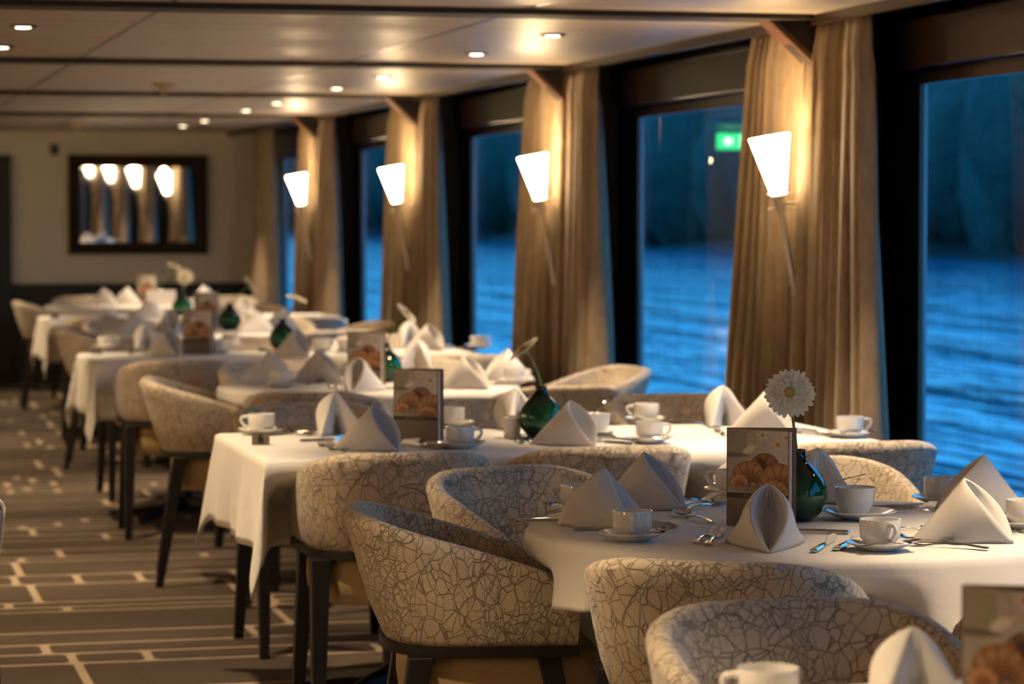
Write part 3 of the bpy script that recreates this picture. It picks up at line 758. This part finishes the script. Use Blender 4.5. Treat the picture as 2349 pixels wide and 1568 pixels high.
NAP.at(2245, 1172, -100, 'napkin pyramid at the right edge, partly behind the large one')
F_ = lambda u, v, d, l: FORK.at(u, v, d, l)
F_(1618, 1236, 12, 'left fork of the pair left of the open-mouthed napkin'); F_(1640, 1240, 8, 'right fork of the pair left of the open-mouthed napkin')
F_(1585, 1152, 40, 'left fork with tines up behind the big spoon, near table'); F_(1622, 1158, 45, 'right fork with tines up behind the big spoon, near table')
F_(2116, 1240, -50, 'fork pointing left beside the front right cup'); F_(2160, 1255, -72, 'fork lying under the edge of the large right napkin')
SPOON.at(1592, 1192, -24, 'big dessert spoon with bowl to the left before the near menu'); SPOON.at(1618, 1164, 30, 'dessert spoon with its bowl touching the near menu')
KNIFE.at(1437, 1217, 84, 'knife lying behind the front left cup of the near table'); KNIFE.at(1300, 1197, 80, 'knife under the leftmost napkin of the near table')
KNIFE.at(1893, 1254, 12, 'left knife of the pair left of the front right cup'); KNIFE.at(1948, 1250, 14, 'right knife of the pair left of the front right cup')
KNIFE.at(1826, 1223, -86, 'knife sticking out right of the open-mouthed napkin'); KNIFE.at(2112, 1168, 86, 'thin knife left of the right edge napkin')
FORK.at(2112, 1176, 82, 'fork beside the thin knife left of the right napkins'); TEA.at(2085, 1216, 70, 'teaspoon behind the front right cup')
FORK.at(1838, 1148, 60, 'fork behind the near green vase'); KNIFE.at(2340, 1226, 85, 'knife at the right frame edge of the near table')
# table 6
cup(600, 996, -90, 'at the left end of table 6 above the number sign', 60)
cup(1055, 1028, 90, 'right of the menu on table 6', 75)
cup(1036, 979, -90, 'behind the right edge of the menu on table 6')
cup(1483, 970, -90, 'on the far side of table 6 nearest the middle', 60)
cup(1490, 1016, 85, 'on the near side of table 6, middle', 80)
cup(1950, 1003, 85, 'at the window end of table 6', 60)
SAU.at(1366, 1000, 0, 'white saucer under the sugar bowl of table 6'); BOWL.at(1366, 999, 0, 'white sugar bowl right of the vase on table 6', dz=.0058)
p = atz(1362, 998); o = TEA.put((p.x+.02, p.y, TZ+.075), 0, 'teaspoon leaning out of the sugar bowl of table 6'); o.rotation_euler = (R(28), 0, R(-60))
h_ = HOLD.at(1175, 1003, 0, 'small white pot of sugar sticks beside the vase of table 6')
NAP.at(765, 995, -20, 'napkin at the left of table 6, seen from behind'); NAP.at(862, 1032, 138, 'napkin with open mouth left of the menu on table 6')
NAP.at(1314, 1020, 138, 'napkin with open mouth right of the vase on table 6'); NAP.at(1178, 982, -30, 'napkin half hidden behind the vase of table 6')
NAP.at(1655, 976, -22, 'napkin behind the near menu at the far side of table 6'); NAP.at(1762, 992, 130, 'napkin behind the near gerbera on table 6')
F_(748, 1027, -12, 'left fork of the pair at the left of table 6'); F_(772, 1029, -14, 'right fork of the pair at the left of table 6')
KNIFE.at(672, 996, -30, 'left knife right of the leftmost cup of table 6'); KNIFE.at(684, 993, -28, 'right knife right of the leftmost cup of table 6'); KNIFE.at(770, 1011, 70, 'knife between the two left napkins of table 6')
KNIFE.at(963, 1025, -30, 'left knife before the menu of table 6'); KNIFE.at(982, 1023, -32, 'right knife before the menu of table 6')
F_(1186, 1012, -10, 'left fork left of the middle napkin on table 6'); F_(1215, 1013, -12, 'right fork left of the middle napkin on table 6')
SPOON.at(1118, 987, -50, 'spoon shining behind the cup right of the menu, table 6'); KNIFE.at(1384, 1017, -50, 'left knife before the sugar bowl of table 6'); KNIFE.at(1416, 1010, -48, 'right knife before the sugar bowl of table 6')
F_(1652, 994, -8, 'fork at the left of the near menu on table 6'); KNIFE.at(1868, 998, -48, 'left knife at the window end of table 6'); KNIFE.at(1882, 1000, -46, 'right knife at the window end of table 6')
SPOON.at(1560, 972, -60, 'spoon right of the far side cup on table 6')
# second round table
cup(643, 888, 90, 'at the left of the second round table'); cup(1180, 880, 88, 'at the right rim of the second round table')
NAP.at(622, 878, 95, 'leftmost wide napkin on the second round table'); NAP.at(735, 875, 115, 'tall napkin behind the left cup of the second round table')
NAP.at(822, 897, 200, 'napkin with open mouth before the menu of the second round table'); NAP.at(1072, 891, 120, 'napkin left of the right cup of the second round table')
NAP.at(1160, 873, -105, 'napkin behind the right cup of the second round table'); NAP.at(958, 845, 10, 'arched napkin right of the vase on the second round table')
F_(760, 888, 0, 'left fork on the second round table'); F_(775, 890, 0, 'right fork on the second round table'); SPOON.at(722, 880, 20, 'spoon with a bright glint on the second round table')
KNIFE.at(880, 893, -70, 'knife before the menu of the second round table'); KNIFE.at(1130, 885, 80, 'knife beside the right cup of the second round table')
# middle long table
cup(243, 801, 90, 'behind the number sign of the middle long table'); cup(736, 806, 90, 'right of the vase on the middle long table'); cup(792, 808, 0, 'left of the menu of the second round table')
cup(1098, 799, 90, 'at the window end of the middle long table'); cup(503, 809, 90, 'right of the menu on the middle long table')
SAU.at(530, 797, 0, 'white saucer under the sugar bowl of the middle long table'); BOWL.at(530, 797, 0, 'white sugar bowl left of the vase on the middle long table', dz=.0058)
NAP.at(332, 801, -20, 'leftmost napkin on the middle long table'); NAP.at(388, 816, 150, 'napkin left of the menu on the middle long table')
NAP.at(682, 816, 150, 'napkin before the vase of the middle long table'); NAP.at(938, 793, -20, 'left napkin below the bent flower of the middle long table'); NAP.at(985, 802, 135, 'right napkin below the bent flower of the middle long table')
F_(300, 812, 0, 'fork at the left of the middle long table'); KNIFE.at(290, 803, -40, 'knife at the left of the middle long table'); F_(598, 806, 0, 'fork left of the vase on the middle long table')
KNIFE.at(618, 808, -30, 'knife left of the vase on the middle long table'); SPOON.at(870, 805, 20, 'spoon glinting behind the second round table menu'); KNIFE.at(1045, 800, -50, 'knife at the window end of the middle long table')
# third round table, far tables
NAP.at(310, 762, 95, 'leftmost napkin on the third round table'); NAP.at(392, 760, 170, 'napkin left of the menu on the third round table'); NAP.at(590, 762, 100, 'wide napkin on the right of the third round table'); NAP.at(645, 755, -100, 'far right napkin on the third round table')
cup(330, 768, 90, 'at the left of the third round table'); cup(580, 745, 0, 'behind the vase of the third round table')
NAP.at(345, 727, 110, 'left napkin of the far long table'); NAP.at(560, 728, 150, 'right napkin of the far long table'); cup(250, 728, 90, 'at the left of the far long table')
NAP.at(240, 700, 120, 'leftmost napkin on the last table below the mirror'); NAP.at(290, 697, -100, 'slanted napkin on the last table below the mirror'); NAP.at(470, 692, 110, 'white lit napkin on the last table')
# foremost table
p = atd(1765, 1565, 3.62)
SAU.put((1.215, 3.46, TZ+.0008), 0, 'white saucer of the blurred foremost cup'); CUP.put((1.215, 3.46, TZ+.0066), -(YAW+R(-95)), 'blurred foremost coffee cup cut by the bottom edge')
NAP.put((1.375, 3.36, TZ+.0008), -(YAW+R(172)), 'blurred foremost napkin left of the cropped menu')
# ---------------------------------------------------------------- number signs and cards
def make_sign(digit):
    r_ = root('table_number_sign'); w_, h_, d_ = .0255, .036, .017
    b = MB()
    for s_ in (-1, 1): b.rings([[(-w_, s_*d_, 0), (w_, s_*d_, 0), (w_, s_*.0035, h_), (-w_, s_*.0035, h_)], [(-w_, s_*(d_-.0015), 0), (w_, s_*(d_-.0015), 0), (w_, s_*.002, h_), (-w_, s_*.002, h_)]])
    b.box((-w_, -.0035, h_-.001), (w_, .0035, h_)); b.build('tent', 'tag', r_)
    if digit:
        t = text_mesh(digit, .036, 'ink', .0006); t.name = 'digit'; t.parent = r_; t.location = (0, -.0152, .0080); t.rotation_euler = (math.pi/2-math.atan(.0135/.036), 0, 0)
    return r_
def text_mesh(txt, size, m, off=0.0, spacing=1.0):
    cu = bpy.data.curves.new('lettering', 'FONT'); cu.body = txt; cu.size = size; cu.align_x = 'CENTER'; cu.offset = off; cu.extrude = .0002; cu.space_character = spacing
    o = bpy.data.objects.new('lettering', cu); C.objects.link(o); dg = bpy.context.evaluated_depsgraph_get()
    me = bpy.data.meshes.new_from_object(o.evaluated_get(dg)); bpy.data.objects.remove(o); me.materials.clear(); me.materials.append(MT[m])
    o = bpy.data.objects.new('lettering', me); C.objects.link(o); return o
put_tag(make_sign('6'), 598, 1020, -vdir(598), 'small metal table number sign reading 6', 'table number sign')
put_tag(make_sign(None), 222, 812, -vdir(222), 'small dark table number sign on the middle long table', 'table number sign')
put_tag(make_sign(None), 126, 730, -vdir(126), 'tiny dark table number sign on the far long table', 'table number sign')
b = MB().rings([[(-.105, -.03, 0), (.105, -.03, 0), (.105, -.001, .112), (-.105, -.001, .112)], [(-.105, -.0292, 0), (.105, -.0292, 0), (.105, 0, .1125), (-.105, 0, .1125)]]).rings([[(-.105, .03, 0), (.105, .03, 0), (.105, .001, .112), (-.105, .001, .112)], [(-.105, .0292, 0), (.105, .0292, 0), (.105, 0, .1125), (-.105, 0, .1125)]])
put_tag(b.build('folded_card', 'paper'), 370, 701, -vdir(370), 'blank-looking white folded card on the last table below the mirror', 'card')
# ---------------------------------------------------------------- menus
def photo_colour(x, y):
    """printed breakfast photograph, x right, y down, both 0..1"""
    n1 = noise.noise(Vector((x*9, y*9, 0))); n2 = noise.noise(Vector((x*38, y*38, 3)))
    c = Vector((.40, .35, .29)).lerp(Vector((.62, .57, .53)), min(1, max(0, x*1.1-.1+.2*n1)))
    def el(cx, cy, rx, ry, rot=0):
        dx, dy = x-cx, y-cy; a = math.cos(rot)*dx+math.sin(rot)*dy; b_ = -math.sin(rot)*dx+math.cos(rot)*dy; return math.hypot(a/rx, b_/ry)
    def over(c, col, d, soft=.06): 
        k = min(1, max(0, (1-d)/soft)); return c.lerp(Vector(col), k)
    e_ = el(.36, .15, .105, .135)                                   # cup and its handle
    c = over(c, (.27, .23, .16), 1-(.22-abs(e_-.95))*1 if abs(e_-.95) < .13 and x > .3 else 2, .3) if True else c
    if x < .335 and .02 < y < .36: c = over(c, (.33, .29, .21), x/.335, .08)
    c = over(c, (.17, .145, .105), el(.08, .40, .34, .045), .3)
    c = over(c, (.75, .69, .58), el(.36, .31, .14, .07, -.5), .4)
    for fx, fy, fr in ((.58, .075, .10), (.83, .215, .12), (.97, .10, .07)):
        d = el(fx, fy, fr, fr); a = math.atan2(y-fy, x-fx); c = over(c, (.62, .58, .54), d*(1+.25*math.cos(5*a)), .4); c = over(c, (.62, .36, .03), d*2.1, .5); c = over(c, (.32, .10, .01), d*4.5, .5)
    c = over(c, (.42, .37, .30), el(.48, .86, .66, .22), .05); c = over(c, (.30, .26, .21), el(.50, .845, .60, .17), .15)   # plate
    def crois(c, cx, cy, Rr, w_, a0, a1, k=1.0, seg=9):
        dx, dy = x-cx, (y-cy); r = math.hypot(dx, dy); an = math.degrees(math.atan2(-dy, dx))
        an = an if an >= -90 else an+360
        t = (an-a0)/(a1-a0)
        if not 0 < t < 1: return c
        ww = w_*(math.sin(math.pi*t)**.5)*(1+.10*n1); q = (r-Rr)/max(ww, 1e-3)
        if abs(q) >= 1: return c
        sg = abs((t*seg+.35*q*q+.12*n1) % 1.0-.5)*2
        lit = min(1, max(0, .55+.45*q))                              # top of the roll catches the light
        col = Vector((.13, .042, .014)).lerp(Vector((.42, .185, .065)), lit)
        col = col.lerp(Vector((.56, .36, .20)), max(0, .5-abs(q-.45))*1.1*(.8+.2*n2))
        col = col*(1.12-.62*max(0, (sg-.55)/.45)**1.5); col = col*(1-.55*max(0, abs(q)-.78)*4)
        return over(c, col*(k*(1.2+.10*n2)), abs(q), .05)
    c = over(c, (.15, .115, .085), el(.52, .84, .50, .09), .5)
    c = crois(c, .62, .66, .14, .17, -20, 200, .50, 6)
    c = over(c, (.07, .028, .014), el(.57, .56, .075, .16, -.25), .3)
    c = crois(c, .37, .82, .16, .185, -8, 215, .82, 8); c = crois(c, .20, .88, .085, .10, -5, 215, 1.1, 7)
    c = crois(c, .88, .92, .20, .225, 15, 215, .80, 8); c = crois(c, .78, 1.12, .24, .12, 35, 158, .95, 8); c = over(c, (.50, .26, .09), el(.43, .86, .06, .035, .2), .5)
    return c
PHOTO = bpy.data.materials.new('printed_breakfast_photo'); PHOTO.use_nodes = True
_a = N(PHOTO, 'ShaderNodeVertexColor'); _a.layer_name = 'print'; L(PHOTO, _a.outputs[0], bs(PHOTO).inputs['Base Color']); bs(PHOTO).inputs['Roughness'].default_value = .35
MT['photo'] = PHOTO
def make_menu():
    r_ = root('breakfast_menu'); W_, H_ = .148, .210
    MB().box((0, 0, 0), (W_, .0016, H_)).build('back_cover', 'taupe', r_, bevel=.0004)
    hinge = root('menu_front'); 
    bpy.data.objects.remove(hinge)
    a = R(-27); ca, sa = math.cos(a), math.sin(a)
    def rotp(mb): mb.v = [(x*ca-y*sa, x*sa+y*ca, z) for x, y, z in mb.v]; return mb
    fc = rotp(MB().box((0, -.0016, 0), (W_-.002, 0, H_))).build('front_cover', 'taupe', r_, bevel=.0004)
    rotp(MB().box((.003, .0004, .003), (W_+.003, .0036, H_-.004))).build('pages', 'paper', r_)
    nx, ny = 110, 112; x0, x1, z0, z1 = .003, W_-.003, .072, H_-.003; b = MB(); cols = []; vs = []
    for j in range(ny+1):
        for i in range(nx+1): vs.append((x0+(x1-x0)*i/nx, -.00185, z1+(z0-z1)*j/ny)); cols.append(photo_colour(i/nx, j/ny))
    b.add(vs, [(j*(nx+1)+i, (j+1)*(nx+1)+i, (j+1)*(nx+1)+i+1, j*(nx+1)+i+1) for j in range(ny) for i in range(nx)]); rotp(b)
    ph = b.build('cover_photo', 'photo', r_); at_ = ph.data.color_attributes.new('print', 'FLOAT_COLOR', 'POINT')
    for i, c in enumerate(cols): at_.data[i].color = (max(0, c.x), max(0, c.y), max(0, c.z), 1)
    rotp(MB().box((.0015, -.0020, .061), (W_-.0025, -.0016, .072))).build('title_band', 'darkband', r_)
    t = text_mesh('BREAKFAST', .0098, 'goldink', 0, 1.35); t.data.transform(Matrix.Rotation(math.pi/2, 4, 'X')); t.data.transform(Matrix.Translation((W_/2-.001, -.0023, .0632))); t.data.transform(Matrix.Rotation(a, 4, 'Z')); t.parent = r_; t.name = 'title_lettering'
    return r_
MENU = OnTable(make_menu, 'menu', 'breakfast menus with a croissant cover')
MENU.at(1667, 1205, 0, 'sharp breakfast menu with croissant cover on the near round table')
MENU.at(903, 1009, 0, 'breakfast menu with croissant cover standing on table 6')
MENU.at(797, 884, 0, 'blurred breakfast menu on the second round table'); MENU.at(420, 812, 0, 'blurred breakfast menu on the middle long table')
MENU.at(444, 752, 0, 'blurred breakfast menu on the third round table, mostly hidden'); MENU.at(314, 696, 0, 'tiny blurred breakfast menu on the last table below the mirror')
p = atd(2207, 1342, 3.40); MENU.put((p.x, p.y, TZ+.0008), -vdir(2207), 'very blurred foremost breakfast menu cropped by the bottom right corner')
# ---------------------------------------------------------------- vases and gerberas
def make_vase():
    return MB().lathe([(.026, 0), (.036, .003), (.052, .018), (.0625, .038), (.0665, .056), (.0640, .074), (.056, .092), (.043, .109), (.030, .122), (.0205, .134), (.0175, .145), (.0178, .153), (.0185, .155), (.0165, .155), (.0152, .146), (.016, .134), (.012, .10), (.0002, .09)], 56, cap1=True).build('bud_vase', 'vase', smooth='auto')
VASE = OnTable(make_vase, 'vase', 'dark green glass bud vases')
def gerbera(base, head, face, label, seed=0, R_=.056):
    """stem from inside the vase neck to the head; face: direction the bloom looks"""
    r_ = root('gerbera', head); f = Vector(face).normalized(); q = f.to_track_quat('Z', 'Y'); r8 = random.Random(seed)
    b = MB()
    for ring, (n, l0, l1, w_, up_) in enumerate(((25, .012, 1.0, .0062, .10), (24, .012, .93, .0058, .22), (26, .010, .62, .0036, .42), (26, .009, .40, .0026, .62))):
        for i in range(n):
            a = 2*math.pi*(i+.5*(ring % 2)+r8.uniform(-.18, .18))/n; ln = R_*l1*r8.uniform(.93, 1.04); tw = r8.uniform(-.25, .25); lift = up_+r8.uniform(-.05, .05)
            d = Vector((math.cos(a), math.sin(a), 0)); s_ = Vector((-math.sin(a), math.cos(a), tw)).normalized(); vs = []
            prof_ = ((0, .35), (.25, .7), (.55, 1.0), (.8, .95), (.94, .6), (1, .12))
            for t, ww in prof_:
                c_ = d*(l0+(ln-l0)*t)+Vector((0, 0, .003*ring+lift*ln*t*(1-.55*t)*.5))
                vs += [c_-s_*(w_*ww), c_+Vector((0, 0, -.0008)), c_+s_*(w_*ww)]
            b.add([q @ v for v in vs], [(3*k+j, 3*k+j+1, 3*k+j+4, 3*k+j+3) for k in range(5) for j in range(2)])
    b.build('petals', 'petal', r_, smooth=True)
    b = MB(); 
    b.lathe([(.0105, .004), (.0115, .010), (.009, .0145), (.004, .0155), (.0002, .015)], 24, cap1=True); b.v = [tuple(q @ Vector(v)) for v in b.v]; b.build('disk', 'disk', r_, smooth=True)
    b = MB(); b.lathe([(.003, -.014), (.009, -.008), (.012, -.001), (.013, .003)], 20, cap1=True); b.v = [tuple(q @ Vector(v)) for v in b.v]
    P0 = Vector(base)-Vector(head); P3 = -f*.012; P1 = P0+Vector((0, 0, .07)); P2 = P3-f*.05+Vector((0, 0, -.015)); pts = []
    for i in range(13):
        t = i/12; pts.append(P0*(1-t)**3+P1*3*t*(1-t)**2+P2*3*t*t*(1-t)+P3*t**3)
    b.tube(pts, .0032, 10); b.build('stem', 'stem', r_, smooth=True)
    return tag(r_, label, 'flower', 'white gerberas in green vases')
def vase_with_flower(u, v, hu, hv, face, lab, flab, dD=0.0, seed=0, sR=.056):
    VASE.at(u, v, 0, lab); p = atz(u, v); D = (p-CP).dot(FW); h = atd(hu, hv, D+dD); gerbera((p.x, p.y, TZ+.115), h, face, flab, seed, sR)
toC = Vector((-math.sin(YAW+.1), -math.cos(YAW+.1), .28)); rt = Vector((math.cos(YAW), -math.sin(YAW), 0)); up_ = Vector((0, 0, 1))
vase_with_flower(1828, 1194, 1812, 902, toC, 'dark green glass bud vase behind the near menu', 'sharp white gerbera facing the camera above the near menu', .0, 1)
vase_with_flower(1241, 1004, 1203, 801, -rt*.62+up_*.75+toC*.1, 'dark green glass bud vase on table 6', 'white gerbera bent left, seen edge-on above the vase of table 6', .0, 2)
vase_with_flower(884, 876, 932, 719, rt*.72+up_*.62+toC*.15, 'green bud vase half hidden by the menu on the second round table', 'white gerbera leaning right, edge-on, above the second round table menu', .0, 3)
vase_with_flower(648, 804, 680, 686, rt*.25+up_*.95-toC*.2, 'green bud vase on the middle long table', 'pinkish gerbera bent back right over the middle long table vase', .0, 4)
vase_with_flower(527, 757, 573, 652, rt*.6+up_*.55-toC*.3, 'green bud vase on the third round table', 'blurred gerbera leaning right over the third round table vase', .0, 5)
vase_with_flower(418, 724, 424, 635, toC, 'green bud vase on the far long table', 'blurred gerbera facing the camera over the far long table', .0, 6)
vase_with_flower(366, 694, 398, 611, rt*.3+up_*.9, 'tiny green bud vase on the last table', 'faint gerbera leaning right before the cream end wall', .0, 7)
